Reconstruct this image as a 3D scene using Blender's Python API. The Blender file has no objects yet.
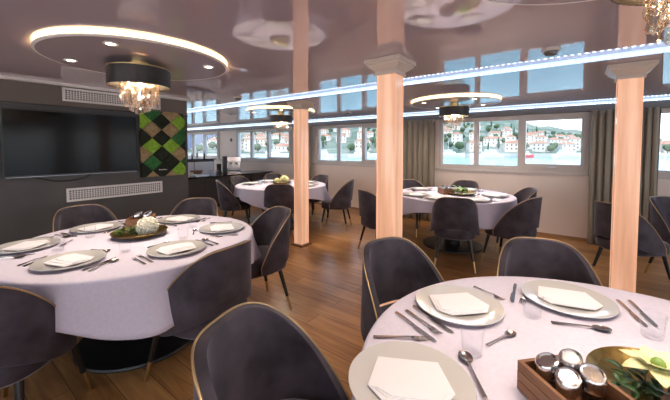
import bpy, bmesh, math, random
from mathutils import Vector, Matrix, Euler
random.seed(7)
PI = math.pi
SC = bpy.context.scene
COL = SC.collection
R = math.radians
H = 2.08            # ceiling height
HC = 1.42           # eye height

# ------------------------------------------------------------------ mesh helper
class MB:
    def __init__(s): s.v = []; s.f = []; s.m = []; s.mi = 0
    def add(s, vs, fs):
        b = len(s.v); s.v += [tuple(v) for v in vs]
        s.f += [tuple(i + b for i in f) for f in fs]; s.m += [s.mi] * len(fs)
    def box(s, c, d, rot=None):
        hx, hy, hz = d[0]/2, d[1]/2, d[2]/2
        vs = [Vector((x, y, z)) for x in (-hx, hx) for y in (-hy, hy) for z in (-hz, hz)]
        if rot is not None: vs = [rot @ v for v in vs]
        vs = [v + Vector(c) for v in vs]
        s.add(vs, [(0,1,3,2),(4,6,7,5),(0,4,5,1),(2,3,7,6),(0,2,6,4),(1,5,7,3)])
    def bb(s, x0, x1, y0, y1, z0, z1): s.box(((x0+x1)/2,(y0+y1)/2,(z0+z1)/2),(x1-x0,y1-y0,z1-z0))
    def lathe(s, prof, n=24, c=(0,0,0), sx=1, sy=1, rot=None, ring=False):
        if ring: prof = list(prof)+[prof[0]]
        vs = []; fs = []
        for (r, z) in prof:
            for i in range(n):
                a = 2*PI*i/n; v = Vector((r*math.cos(a)*sx, r*math.sin(a)*sy, z))
                if rot is not None: v = rot @ v
                vs.append(v + Vector(c))
        for j in range(len(prof)-1):
            for i in range(n):
                k = (i+1) % n; fs.append((j*n+i, j*n+k, (j+1)*n+k, (j+1)*n+i))
        if prof[0][0] > 1e-4 and not ring: fs.append(tuple(reversed(range(n))))
        if prof[-1][0] > 1e-4 and not ring: fs.append(tuple((len(prof)-1)*n+i for i in range(n)))
        s.add(vs, fs)
    def cyl(s, p0, p1, r0, r1=None, n=12):
        r1 = r0 if r1 is None else r1
        p0 = Vector(p0); p1 = Vector(p1); d = p1-p0
        q = d.to_track_quat('Z', 'Y').to_matrix()
        s.lathe([(r0, 0), (r1, d.length)], n, p0, rot=q)
    def tube(s, path, r, n=6, closed=False):
        P = [Vector(p) for p in path]; vs = []; fs = []; L = len(P)
        rr = r if isinstance(r, (list, tuple)) else [r]*L
        for i, p in enumerate(P):
            a = P[i-1] if (i > 0 or closed) else p; b = P[(i+1) % L] if (i < L-1 or closed) else p
            t = (b-a).normalized() if (b-a).length > 1e-9 else Vector((0,0,1))
            u = t.cross(Vector((0,0,1)))
            if u.length < .05: u = t.cross(Vector((1,0,0)))
            u.normalize(); w = t.cross(u)
            for k in range(n):
                an = 2*PI*k/n; vs.append(p + rr[i]*(math.cos(an)*u + math.sin(an)*w))
        for i in range(L if closed else L-1):
            for k in range(n):
                k2 = (k+1) % n; j = (i+1) % L
                fs.append((i*n+k, j*n+k, j*n+k2, i*n+k2))
        if not closed:
            fs.append(tuple(range(n))); fs.append(tuple(reversed([(L-1)*n+k for k in range(n)])))
        s.add(vs, fs)
    def ball(s, c, r, n=10, m=6, sx=1, sy=1, sz=1):
        s.lathe([(max(r*math.sin(PI*j/m), 1e-5), -r*math.cos(PI*j/m)*sz) for j in range(m+1)], n, c, sx, sy)
    def grid(s, fn, nu, nv, cu=False):
        vs = [fn(i/(nu if cu else nu-1), j/(nv-1)) for j in range(nv) for i in range(nu)]
        fs = [(j*nu+i, j*nu+(i+1) % nu, (j+1)*nu+(i+1) % nu, (j+1)*nu+i) for j in range(nv-1) for i in range(nu if cu else nu-1)]
        s.add(vs, fs)
    def prism(s, pts, z0, z1, tf=None):
        n = len(pts); vs = [Vector((x, y, z0)) for x, y in pts] + [Vector((x, y, z1)) for x, y in pts]
        if tf: vs = [tf(v) for v in vs]
        s.add(vs, [tuple(reversed(range(n))), tuple(range(n, 2*n))] + [(i, (i+1) % n, n+(i+1) % n, n+i) for i in range(n)])
    def mesh(s, name, mats, smooth=True, angle=40):
        me = bpy.data.meshes.new(name); me.from_pydata(s.v, [], s.f)
        for m in (mats if isinstance(mats, (list, tuple)) else [mats]): me.materials.append(m)
        for p, i in zip(me.polygons, s.m): p.material_index = i
        bm = bmesh.new(); bm.from_mesh(me); bmesh.ops.remove_doubles(bm, verts=bm.verts, dist=1e-6)
        bmesh.ops.recalc_face_normals(bm, faces=bm.faces); bm.to_mesh(me); bm.free()
        if smooth:
            me.polygons.foreach_set('use_smooth', [True]*len(me.polygons))
            me.set_sharp_from_angle(angle=R(angle))
        return me
    def build(s, name, mats, parent=None, smooth=True, angle=40, bevel=0, solid=0, sub=0):
        o = bpy.data.objects.new(name, s.mesh(name, mats, smooth, angle)); COL.objects.link(o)
        if parent: o.parent = parent
        if solid:
            m = o.modifiers.new('solid', 'SOLIDIFY'); m.thickness = solid; m.offset = 0
        if bevel:
            m = o.modifiers.new('bevel', 'BEVEL'); m.width = bevel; m.segments = 2; m.limit_method = 'ANGLE'
        if sub:
            m = o.modifiers.new('sub', 'SUBSURF'); m.levels = sub; m.render_levels = sub
        return o

def tag(o, label=None, cat=None, group=None, kind=None):
    if label: o['label'] = label
    if cat: o['category'] = cat
    if group: o['group'] = group
    if kind: o['kind'] = kind
    return o
def thing(name, label, cat, loc=(0,0,0), rz=0, group=None):
    o = bpy.data.objects.new(name, None); o.empty_display_size = .1; COL.objects.link(o)
    o.location = loc; o.rotation_euler = (0, 0, rz)
    return tag(o, label, cat, group)
def dup(root, loc, rz=0, label=None, group=None, scale=None):
    def cp(o, par):
        c = o.copy(); COL.objects.link(c)
        if par: c.parent = par
        for ch in list(o.children): cp(ch, c)
        return c
    r = cp(root, None); r.location = loc; r.rotation_euler = (0, 0, rz)
    if scale: r.scale = scale
    if label: r['label'] = label
    if group: r['group'] = group
    return r
def face(dx, dy): return math.atan2(dy, dx) - PI/2      # rotation that turns local +Y to (dx,dy)

# ------------------------------------------------------------------ materials
def mat(name, col, rough=.5, metal=0, emit=None, es=0, spec=.5, sheen=0, ior=1.5, coat=0):
    m = bpy.data.materials.new(name); m.use_nodes = True
    b = m.node_tree.nodes['Principled BSDF']
    b.inputs['Base Color'].default_value = (*col, 1); b.inputs['Roughness'].default_value = rough
    b.inputs['Metallic'].default_value = metal; b.inputs['Specular IOR Level'].default_value = spec
    b.inputs['IOR'].default_value = ior; b.inputs['Coat Weight'].default_value = coat
    b.inputs['Coat Roughness'].default_value = .05
    if sheen:
        b.inputs['Sheen Weight'].default_value = sheen; b.inputs['Sheen Roughness'].default_value = .4
        b.inputs['Sheen Tint'].default_value = (.62, .58, .68, 1)
    if emit: b.inputs['Emission Color'].default_value = (*emit, 1); b.inputs['Emission Strength'].default_value = es
    return m
def N(m, t, **kw):
    n = m.node_tree.nodes.new(t)
    for k, v in kw.items():
        if k in n.inputs: n.inputs[k].default_value = v
        else: setattr(n, k, v)
    return n
def L(m, a, b): m.node_tree.links.new(a, b)
def BS(m): return m.node_tree.nodes['Principled BSDF']
def ramp(m, fac, stops):
    r = N(m, 'ShaderNodeValToRGB'); e = r.color_ramp.elements
    e[0].position, e[0].color = stops[0][0], (*stops[0][1], 1); e[1].position, e[1].color = stops[-1][0], (*stops[-1][1], 1)
    for p, c in stops[1:-1]: x = e.new(p); x.color = (*c, 1)
    L(m, fac, r.inputs[0]); return r.outputs[0]
def noisy(name, stops, scale=8, rough=.5, stretch=(1,1,1), bump=0, coord='Object', **kw):
    m = mat(name, stops[0][1], rough, **kw)
    tc = N(m, 'ShaderNodeTexCoord'); mp = N(m, 'ShaderNodeMapping'); mp.inputs['Scale'].default_value = stretch
    L(m, tc.outputs[coord], mp.inputs[0])
    n = N(m, 'ShaderNodeTexNoise', Scale=scale, Detail=5.0); L(m, mp.outputs[0], n.inputs['Vector'])
    L(m, ramp(m, n.outputs[0], stops), BS(m).inputs['Base Color'])
    if bump:
        b = N(m, 'ShaderNodeBump', Strength=bump, Distance=.01); L(m, n.outputs[0], b.inputs['Height']); L(m, b.outputs[0], BS(m).inputs['Normal'])
    return m
def clear(name, tint, refl, rough=.02):
    m = bpy.data.materials.new(name); m.use_nodes = True; nt = m.node_tree; nt.nodes.remove(BS(m))
    out = nt.nodes['Material Output']; t = N(m, 'ShaderNodeBsdfTransparent'); t.inputs[0].default_value = (*tint, 1)
    g = N(m, 'ShaderNodeBsdfGlossy'); g.inputs['Roughness'].default_value = rough
    lw = N(m, 'ShaderNodeLayerWeight', Blend=.5); pw = N(m, 'ShaderNodeMath', operation='POWER'); L(m, lw.outputs['Facing'], pw.inputs[0]); pw.inputs[1].default_value = refl[0]
    ma = N(m, 'ShaderNodeMath', operation='MULTIPLY_ADD'); L(m, pw.outputs[0], ma.inputs[0]); ma.inputs[1].default_value = refl[1]; ma.inputs[2].default_value = refl[2]
    mx = N(m, 'ShaderNodeMixShader')
    L(m, ma.outputs[0], mx.inputs[0]); L(m, t.outputs[0], mx.inputs[1]); L(m, g.outputs[0], mx.inputs[2]); L(m, mx.outputs[0], out.inputs[0])
    return m

M = {}
# glossy stretch ceiling
M['ceil'] = mat('stretch_ceiling', (.52, .45, .52), .03, ior=2.5)
# oak floor, boards along Y
def floor_mat():
    m = mat('oak_boards', (.3, .16, .07), .3, spec=.38)
    tc = N(m, 'ShaderNodeTexCoord'); mp = N(m, 'ShaderNodeMapping'); mp.inputs['Rotation'].default_value = (0, 0, PI/2)
    L(m, tc.outputs['Object'], mp.inputs[0])
    br = N(m, 'ShaderNodeTexBrick', Scale=1.0); br.inputs['Mortar Size'].default_value = .0022
    br.inputs['Brick Width'].default_value = 1.7; br.inputs['Row Height'].default_value = .17; br.offset = .37
    br.inputs['Color1'].default_value = (.0, .0, .0, 1); br.inputs['Color2'].default_value = (1, 1, 1, 1); br.inputs['Mortar'].default_value = (.5, .5, .5, 1)
    L(m, mp.outputs[0], br.inputs['Vector'])
    mp2 = N(m, 'ShaderNodeMapping'); mp2.inputs['Scale'].default_value = (14, 1.1, 1); L(m, tc.outputs['Object'], mp2.inputs[0])
    n = N(m, 'ShaderNodeTexNoise', Scale=2.2, Detail=6.0, Distortion=.6); L(m, mp2.outputs[0], n.inputs['Vector'])
    ad = N(m, 'ShaderNodeMath', operation='MULTIPLY_ADD'); L(m, br.outputs['Color'], ad.inputs[0]); ad.inputs[1].default_value = .32; L(m, n.outputs[0], ad.inputs[2])
    c = ramp(m, ad.outputs[0], [(.25, (.19, .08, .025)), (.55, (.35, .16, .055)), (.9, (.52, .27, .10))])
    mx = N(m, 'ShaderNodeMix', data_type='RGBA'); L(m, br.outputs['Fac'], mx.inputs[0]); L(m, c, mx.inputs[6]); mx.inputs[7].default_value = (.09, .045, .02, 1)
    L(m, mx.outputs[2], BS(m).inputs['Base Color'])
    b = N(m, 'ShaderNodeBump', Strength=.06, Distance=.01); L(m, n.outputs[0], b.inputs['Height']); L(m, b.outputs[0], BS(m).inputs['Normal'])
    return m
M['floor'] = floor_mat()
M['oak_trim'] = noisy('oak_trim', [(.3, (.3, .16, .07)), (.7, (.42, .24, .11))], 6, .45, (8, 1, 8))
M['wall_dark'] = noisy('charcoal_paint', [(.3, (.066, .064, .065)), (.7, (.082, .079, .079))], 3, .55)
M['wall_upper'] = noisy('taupe_paint', [(.3, (.135, .112, .095)), (.7, (.155, .13, .112))], 3, .6)
M['wall_pale'] = noisy('pale_panel', [(.3, (.80, .69, .63)), (.7, (.84, .73, .67))], 2, .55)
M['frame'] = mat('window_frame_grey', (.58, .53, .50), .4)
M['frame_dark'] = mat('window_sash_dark', (.13, .115, .11), .4)
M['glass'] = clear('window_glass', (.98, .99, .99), (5, .8, .02))
M['white'] = mat('white_lacquer', (.75, .72, .71), .4)
M['black'] = mat('black_satin', (.012, .012, .013), .35)
M['screen'] = mat('tv_glass', (.007, .006, .006), .12, ior=1.5, spec=.15)
M['velvet'] = noisy('velvet', [(.32, (.020, .015, .022)), (.68, (.068, .054, .071))], 7, .75, bump=.25, sheen=.5)
M['brass'] = mat('brushed_brass', (.55, .38, .17), .28, metal=1)
M['piping'] = mat('bronze_piping', (.42, .28, .14), .4, metal=.5)
M['leg'] = mat('black_leg', (.010, .009, .009), .3)
M['cloth'] = noisy('white_linen', [(.3, (.63, .585, .69)), (.7, (.69, .64, .75))], 60, .8, bump=.04)
M['napkin'] = mat('white_napkin', (.80, .77, .79), .85)
M['plate'] = mat('grey_porcelain', (.56, .54, .52), .12, coat=.5)
M['steel'] = mat('cutlery_steel', (.50, .45, .42), .2, metal=1)
M['chrome'] = mat('polished_steel', (.62, .60, .60), .16, metal=1)
M['tumbler'] = clear('clear_glass', (.98, .983, .99), (6, .8, .012))
M['crystal'] = clear('crystal', (.97, .90, .82), (1.3, .55, .22), .06)
M['pepper'] = noisy('ground_pepper', [(.35, (.03, .015, .01)), (.65, (.16, .08, .05))], 140, .8)
M['salt'] = noisy('salt', [(.35, (.6, .56, .52)), (.65, (.75, .72, .7))], 140, .8)
M['wood'] = noisy('walnut_slats', [(.3, (.16, .065, .028)), (.7, (.28, .13, .058))], 9, .5, (1, 1, 10))
M['brass_dish'] = noisy('hammered_brass', [(.3, (.30, .19, .055)), (.7, (.46, .32, .11))], 30, .3, metal=1, bump=.25)
M['capital'] = mat('capital_paint', (.64, .55, .48), .35)
M['leaf'] = noisy('leaf_green', [(.3, (.012, .04, .010)), (.7, (.035, .09, .02))], 20, .5)
M['leaf_light'] = noisy('leaf_light', [(.3, (.14, .28, .05)), (.7, (.30, .42, .12))], 20, .5)
M['petal'] = noisy('petal_white', [(.3, (.80, .77, .62)), (.7, (.88, .87, .80))], 25, .6)
M['petal_yellow'] = noisy('petal_yellow', [(.3, (.70, .66, .28)), (.7, (.84, .82, .54))], 25, .6)
M['shade'] = noisy('thread_shade', [(.3, (.008, .006, .006)), (.7, (.03, .024, .022))], 14, .45, (30, 30, .4))
M['counter'] = mat('counter_stone', (.012, .012, .015), .12)
M['counter_front'] = mat('counter_front', (.045, .040, .040), .45)
M['curtain'] = noisy('bronze_curtain', [(.3, (.22, .19, .145)), (.7, (.36, .31, .24))], 3, .6, (1, 1, .2), sheen=.15)
M['bulb'] = mat('warm_bulb', (1, .8, .5), .5, emit=(1, .62, .26), es=12)
M['cove'] = mat('cove_led', (1, .85, .6), .5, emit=(1, .66, .30), es=3.4)
M['spotlens'] = mat('downlight_lens', (1, .9, .8), .5, emit=(1, .80, .58), es=8)
M['disc'] = mat('disc_gloss', (.46, .40, .44), .08, ior=1.9)
M['led'] = mat('led_diffuser', (.7, .8, .95), .4, emit=(.40, .64, 1), es=.62)
M['ledpt'] = mat('led_point', (.9, .95, 1), .4, emit=(.8, .9, 1), es=2.6)
M['alu'] = mat('aluminium_channel', (.6, .63, .68), .35, metal=.7)
def column_mat():
    m = mat('lit_onyx', (.62, .40, .29), .22, coat=.4)
    tc = N(m, 'ShaderNodeTexCoord'); mp = N(m, 'ShaderNodeMapping'); mp.inputs['Scale'].default_value = (6, 6, .35); L(m, tc.outputs['Object'], mp.inputs[0])
    n = N(m, 'ShaderNodeTexNoise', Scale=2.2, Detail=4.0); L(m, mp.outputs[0], n.inputs['Vector'])
    c = ramp(m, n.outputs[0], [(.3, (.62, .31, .18)), (.7, (.82, .50, .34))])
    L(m, c, BS(m).inputs['Emission Color']); L(m, c, BS(m).inputs['Base Color']); BS(m).inputs['Emission Strength'].default_value = .36
    return m
M['onyx'] = column_mat()

# ------------------------------------------------------------------ setting
def struct(name, mb, m, parent=None, **kw):
    o = mb.build(name, m, parent, **kw)
    if not parent: o['kind'] = 'structure'
    return o
b = MB(); b.bb(-2.9, 6.25, -4.2, 12.6, -.08, 0); struct('floor', b, M['floor'], smooth=False)
b = MB(); b.bb(-2.9, 6.25, -4.2, 12.6, H, H+.08); struct('ceiling', b, M['ceil'], smooth=False)
XW = 6.1
# window groups on the seaward wall: (y0, y1) of the three-light openings
GROUPS = [(-3.05, -.82), (-.17, 2.08), (2.92, 5.15), (6.02, 8.44), (9.36, 11.72)]
b = MB(); b.bb(XW, XW+.15, -4.2, 12.6, 0, 1.02); b.bb(XW, XW+.15, -4.2, 12.6, 1.95, H)
ys = [-4.2] + [v for g in GROUPS for v in g] + [12.6]
for i in range(0, len(ys), 2): b.bb(XW, XW+.15, ys[i], ys[i+1], 1.02, 1.95)
struct('wall_right', b, M['wall_pale'], smooth=False)
# sill ledge and head pelmet
b = MB(); b.bb(XW-.05, XW+.02, -4.2, 12.6, .995, 1.03); struct('trim_1', b, M['frame'], smooth=False)
b = MB(); b.bb(XW-.10, XW, -4.2, 12.6, 1.955, H); struct('trim_2', b, M['frame_dark'], smooth=False)
for wi, (y0, y1) in enumerate(GROUPS):
    fr = MB(); z0, z1 = 1.03, 1.95; x0, x1 = XW-.03, XW+.09
    w = (y1-y0); cut = [y1, y1-w*.295, y1-w*.605, y0]   # lights run from +y to -y
    t = .05
    fr.bb(x0, x1, y0, y1, z0, z0+t); fr.bb(x0, x1, y0, y1, z1-t, z1)
    for k, yy in enumerate(cut):
        a0 = yy-t if k == 0 else (yy if k == 3 else yy-t/2)
        fr.bb(x0+.002, x1-.002, a0, a0+t, z0+t, z1-t)
    o = struct('window_%d' % (wi+1), fr, M['frame'], smooth=False)
    for k in range(3):
        hi = cut[k]-(t if k == 0 else t/2); lo = cut[k+1]+(t if k == 2 else t/2)
        s = MB(); q = .075 if k == 2 else .03
        xx0, xx1 = (XW-.045, XW+.05) if k == 2 else (XW+.0, XW+.05)
        s.bb(xx0, xx1, lo, hi, z0+t, z0+t+q); s.bb(xx0, xx1, lo, hi, z1-t-q*.6, z1-t)
        s.bb(xx0, xx1, lo, lo+q*.6, z0+t+q, z1-t-q*.6); s.bb(xx0, xx1, hi-q*.6, hi, z0+t+q, z1-t-q*.6)
        so = s.build('window_sash', M['frame'], o, smooth=False)
        g = MB(); g.bb(XW+.022, XW+.028, lo+.01, hi-.01, z0+t+.01, z1-t-.01); g.build('window_pane', M['glass'], so, smooth=False)
        if k == 2:
            hd = MB(); hd.bb(XW-.065, XW-.045, (lo+hi)/2-.05, (lo+hi)/2+.05, z0+t+.02, z0+t+.04); hd.build('window_handle', M['alu'], so)
# bulkhead with the television
YB = 4.24
b = MB(); b.bb(-2.9, 2.27, YB, YB+.16, 0, 1.85); struct('wall_left', b, M['wall_dark'], smooth=False)
b = MB(); b.bb(-2.9, 2.27, YB+.0, YB+.16, 1.85, H); struct('wall_left_upper', b, M['wall_upper'], smooth=False)
b = MB(); b.bb(-2.9, 2.272, YB-.012, YB, 1.835, 1.852); struct('trim_3', b, M['black'], smooth=False)
b = MB(); b.bb(-2.9, 2.29, YB-.05, YB, H-.028, H); b.bb(2.27, 2.29, YB, YB+.16, H-.028, H); struct('trim_4', b, M['white'], smooth=False)
b = MB(); b.bb(-2.9, 2.27, YB-.012, YB, 0, .06); struct('baseboard_left', b, M['wall_dark'], smooth=False)
b = MB(); b.bb(XW-.012, XW, -4.2, 12.5, 0, .045); struct('baseboard_right', b, M['oak_trim'], smooth=False)
b = MB(); b.bb(-2.9, 6.25, 12.5, 12.6, 0, .5); b.bb(-2.9, 6.25, 12.5, 12.6, 2.03, H)
for x0, x1 in ((-2.9, -2.5), (-.2, .2), (2.6, 3.0), (5.4, 6.25)): b.bb(x0, x1, 12.5, 12.6, .5, 2.03)
struct('wall_far', b, M['wall_pale'], smooth=False)
for i, (x0, x1) in enumerate(((-2.5, -.2), (.2, 2.6), (3.0, 5.4))):  # unseen end-wall windows, added to bring daylight to the bar
    fr = MB()
    for a0, a1, c0, c1 in ((x0, x1, .5, .55), (x0, x1, 1.98, 2.03), (x0, x0+.05, .55, 1.98), (x1-.05, x1, .55, 1.98), ((x0+x1)/2-.03, (x0+x1)/2+.03, .55, 1.98)): fr.bb(a0, a1, 12.52, 12.58, c0, c1)
    o = struct('window_%d' % (30+i), fr, M['frame'], smooth=False)
    g = MB(); g.bb(x0+.05, x1-.05, 12.547, 12.553, .55, 1.98); g.build('window_pane', M['glass'], o, smooth=False)
b = MB(); b.bb(-2.9, 6.25, -4.2, -4.1, 0, .5); b.bb(-2.9, 6.25, -4.2, -4.1, 2.03, H)
for x0, x1 in ((-2.9, -2.5), (-.2, .2), (2.6, 3.0), (5.4, 6.25)): b.bb(x0, x1, -4.2, -4.1, .5, 2.03)
struct('wall_near', b, M['wall_pale'], smooth=False)
for i, (x0, x1) in enumerate(((-2.5, -.2), (.2, 2.6), (3.0, 5.4))):  # off-camera windows, added so sky light fills the room
    fr = MB()
    for a0, a1, c0, c1 in ((x0, x1, .5, .55), (x0, x1, 1.98, 2.03), (x0, x0+.05, .55, 1.98), (x1-.05, x1, .55, 1.98), ((x0+x1)/2-.03, (x0+x1)/2+.03, .55, 1.98)): fr.bb(a0, a1, -4.18, -4.12, c0, c1)
    o = struct('window_%d' % (20+i), fr, M['frame'], smooth=False)
    g = MB(); g.bb(x0+.05, x1-.05, -4.153, -4.147, .55, 1.98); g.build('window_pane', M['glass'], o, smooth=False)
# unseen opposite side: windows enlarged and more added to let in extra daylight
b = MB(); b.bb(-2.9, -2.75, -4.1, 12.5, 0, .55); b.bb(-2.9, -2.75, -4.1, 12.5, 2.03, H)
for y0, y1 in ((-4.1, -3.6), (-1.1, -.7), (1.7, 2.1), (3.9, 4.8), (7.2, 7.6), (9.9, 10.2), (12.2, 12.5)): b.bb(-2.9, -2.75, y0, y1, .55, 2.03)
struct('wall_back', b, M['wall_pale'], smooth=False)
for i, (y0, y1) in enumerate(((-3.6, -1.1), (-.7, 1.7), (2.1, 3.9), (4.8, 7.2), (7.6, 9.9), (10.2, 12.2))):
    fr = MB()
    for a0, a1, c0, c1 in ((y0, y1, .55, .6), (y0, y1, 1.98, 2.03), (y0, y0+.05, .6, 1.98), (y1-.05, y1, .6, 1.98), ((y0+y1)/2-.03, (y0+y1)/2+.03, .6, 1.98)):
        fr.bb(-2.87, -2.78, a0, a1, c0, c1)
    o = struct('window_%d' % (len(GROUPS)+1+i), fr, M['frame'], smooth=False)
    g = MB(); g.bb(-2.83, -2.824, y0+.05, y1-.05, .6, 1.98); g.build('window_pane', M['glass'], o, smooth=False)

# ------------------------------------------------------------------ columns
def column(x, y, label):
    r = thing('column', label, 'column', (x, y, 0), 0, 'glowing columns')
    s = .073
    p = MB(); p.bb(-.112, .112, -.112, .112, 0, .012); p.bb(-.105, .105, -.105, .105, .012, .02); p.build('plinth', M['wood'], r, smooth=False)
    q = MB(); q.bb(-s, s, -s, s, .02, 1.985); q.build('shaft', M['onyx'], r, bevel=.012)
    c = MB()
    prof = [(.075, 1.965), (.088, 1.965), (.088, 1.985), (.082, 1.99), (.092, 2.0), (.112, 2.015), (.128, 2.03), (.132, 2.034), (.132, 2.046), (.145, 2.05), (.145, 2.078), (.075, 2.078)]
    vs = []; fs = []
    for (w, z) in prof: vs += [(-w, -w, z), (w, -w, z), (w, w, z), (-w, w, z)]
    for j in range(len(prof)-1):
        for i in range(4): fs.append((j*4+i, j*4+(i+1) % 4, (j+1)*4+(i+1) % 4, (j+1)*4+i))
    c.add(vs, fs); c.build('capital', M['capital'], r, smooth=False)
    e = MB()
    for sx in (-1, 1):
        for sy in (-1, 1): e.cyl((sx*(s-.001), sy*(s-.001), .02), (sx*(s-.001), sy*(s-.001), 1.965), .004, n=6)
    e.build('edge_profile', M['onyx'], r)
    return r
column(3.385, 3.165, 'glowing salmon square column farthest back, its wooden plinth bare on open floor')
column(2.216, 1.14, 'glowing salmon square column rising behind the velvet chair in the middle')
column(3.50, -.34, 'glowing salmon square column nearest the right side, standing before the bronze curtain')

# ------------------------------------------------------------------ LED strips
def strip(x, y0, y1, z, label, name='light_strip', side=-1):
    r = thing(name, label, 'light strip', (x, 0, z))
    h = H-z-.002
    c = MB(); c.bb(-.012, .022, y0, y1, .004, h); c.build('channel', M['alu'], r, smooth=False)
    e = MB(); e.bb(-.02, -.012, y0, y1, 0, h); e.bb(-.012, .022, y0, y1, 0, .004); e.build('diffuser', M['led'], r, smooth=False)
    d = MB(); k = y0+.05
    while k < y1: d.box((-.0195, k, .004), (.006, .018, .008)); k += .042
    tag(d.build('led_points', M['ledpt'], r, smooth=False), kind='stuff')
strip(3.0, -4.05, 12.4, H-.032, 'long bluish LED strip on the ceiling crossing the room between the columns')
strip(XW-.125, -4.05, 12.4, H-.032, 'long bluish LED strip running along the top of the sea windows')

# ------------------------------------------------------------------ curtains
def curtain(y0, y1, x, label, folds, z1=1.955):
    b = MB(); n = folds*10
    def fn(u, v):
        a = u*folds*2*PI
        return (x + .035*math.sin(a)*(1-.25*v) + .008*math.sin(2.3*a+1+v*2), y0+(y1-y0)*u + .012*math.cos(a*1.0+v), .015+(z1-.015)*v)
    b.grid(fn, n+1, 10)
    o = b.build('curtain', M['curtain'], None, solid=.006); tag(o, label, 'curtain')
curtain(2.10, 2.86, 5.93, 'full bronze curtain gathered between the middle sea windows', 7)
curtain(-.52, -.19, 5.93, 'bronze floor length curtain gathered left of the right column', 4)
curtain(-.90, -.70, 5.93, 'narrow dark bronze curtain hanging just right of the right column', 3)
curtain(5.22, 5.60, 5.93, 'narrow bronze curtain showing just right of the farthest column', 4)

# ------------------------------------------------------------------ bulkhead fittings
r = thing('television', 'large dark wall television in a thin black frame on the charcoal bulkhead', 'television', (1.055, YB, 1.135))
b = MB(); b.bb(-.50, .50, -.035, 0, .1, .56); b.build('housing', M['black'], r, smooth=False)
b = MB(); b.bb(-.555, .555, -.062, -.055, .018, .645); b.build('screen', M['screen'], r, smooth=False)
b = MB(); b.bb(-.566, .566, -.06, -.035, 0, .655); b.build('back_panel', M['black'], r, smooth=False)
b = MB()
for a in ((-.566, .566, 0, .014), (-.566, .566, .643, .655), (-.566, -.556, .014, .643), (.556, .566, .014, .643)): b.bb(a[0], a[1], -.066, -.06, a[2], a[3])
b.build('bezel', M['black'], r, smooth=False)
b = MB(); b.bb(-.55, .55, -.0675, -.0655, .001, .0045); b.build('lower_edge', M['alu'], r, smooth=False)
b = MB(); b.tube([(.70, YB-.0065, 1.13), (.76, YB-.0065, 1.11), (.86, YB-.0065, 1.078), (.98, YB-.0065, 1.07), (1.1, YB-.0065, 1.09), (1.16, YB-.0065, 1.13)], .006)
tag(b.build('cable', M['black']), 'black cable sagging below the television', 'cable')
def grille(x0, x1, z0, z1, label):
    r = thing('air_grille', label, 'air vent', ((x0+x1)/2, YB, z0), 0)
    w = (x1-x0)/2; h = z1-z0; t = .022
    b = MB()
    for a in ((-w, w, 0, t), (-w, w, h-t, h), (-w, -w+t, t, h-t), (w-t, w, t, h-t)): b.bb(a[0], a[1], -.014, 0, a[2], a[3])
    b.build('frame', M['white'], r, smooth=False)
    b = MB(); b.bb(-w+t, w-t, -.003, 0, t, h-t); b.build('backing', M['black'], r, smooth=False)
    b = MB(); nx = int((2*w-2*t)/.024); nz = 5
    for i in range(1, nx): xx = -w+t+(2*w-2*t)*i/nx; b.bb(xx-.004, xx+.004, -.008, -.003, t, h-t)
    for j in range(1, nz): zz = t+(h-2*t)*j/nz; b.bb(-w+t, w-t, -.0085, -.003, zz-.004, zz+.004)
    b.build('grid', M['white'], r, smooth=False)
grille(.946, 1.918, 1.902, 2.042, 'long white air grille above the television under the ceiling')
grille(.952, 1.918, .848, .99, 'long white air grille low on the wall under the television')
# moss panel
r = thing('moss_panel', 'moss wall panel with green, beige and black diamonds beside the television', 'wall art', (1.667, YB, 1.06))
W_, H_ = .545, .815
b = MB(); b.bb(0, W_, -.012, 0, 0, H_); b.build('backing_board', M['black'], r, smooth=False)
MC = dict(l=('moss_lime', (.16, .34, .02), (.34, .58, .07)), g=('moss_green', (.02, .10, .03), (.05, .22, .06)), k=('moss_black', (.006, .010, .006), (.022, .03, .018)), b=('moss_beige', (.26, .18, .09), (.48, .36, .20)))
for k, (n_, c0, c1) in MC.items(): M['moss'+k] = noisy(n_, [(.3, c0), (.7, c1)], 45, .9)
tiles = {(2,1):'k',(1,2):'b',(3,2):'b',(0,1):'l',(4,1):'l',(1,0):'g',(3,0):'b',(2,3):'k',(0,3):'k',(4,3):'g',(1,4):'l',(3,4):'l',(2,5):'k',(0,5):'b',(4,5):'b',(1,6):'g',(3,6):'k',(2,7):'k',(0,7):'k',(4,7):'l',(1,8):'b',(3,8):'b',(5,2):'g',(5,4):'k',(5,6):'g'}
dx, dz = .1165, .104
rnd = random.Random(3)
for (i, j), c in tiles.items():
    cx, cz = .025+i*dx-.02+.02, H_-.02-j*dz
    b = MB(); n = 17; vs = []; 
    for q in range(n):
        for p in range(n):
            u, v = p/(n-1)*2-1, q/(n-1)*2-1
            x = cx+(u-v)/2*dx; z = cz+(u+v)/2*dz
            x = min(max(x, -.004), W_+.004); z = min(max(z, -.004), H_+.004)
            edge = (1-abs(u)**6)*(1-abs(v)**6)
            inside = u > -.99 and u < .99 and v > -.99 and v < .99
            y = -.013-(.016*edge+(rnd.random()*.013 if inside else 0))
            vs.append((x, y, z))
    b.add(vs, [(q*n+p, q*n+p+1, (q+1)*n+p+1, (q+1)*n+p) for q in range(n-1) for p in range(n-1)])
    o = b.build('moss_tile', M['moss'+c], r, angle=70)
b = MB(); xx = .2
for k, w in enumerate((.012, .009, .014, .010, .012, .009, .013)):
    b.bb(xx, xx+w, -.050, -.046, .074, .083 if k not in (0, 4) else .088); xx += w+.003
tag(b.build('lettering', M['white'], r, smooth=False), 'tiny white lettering')

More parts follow.
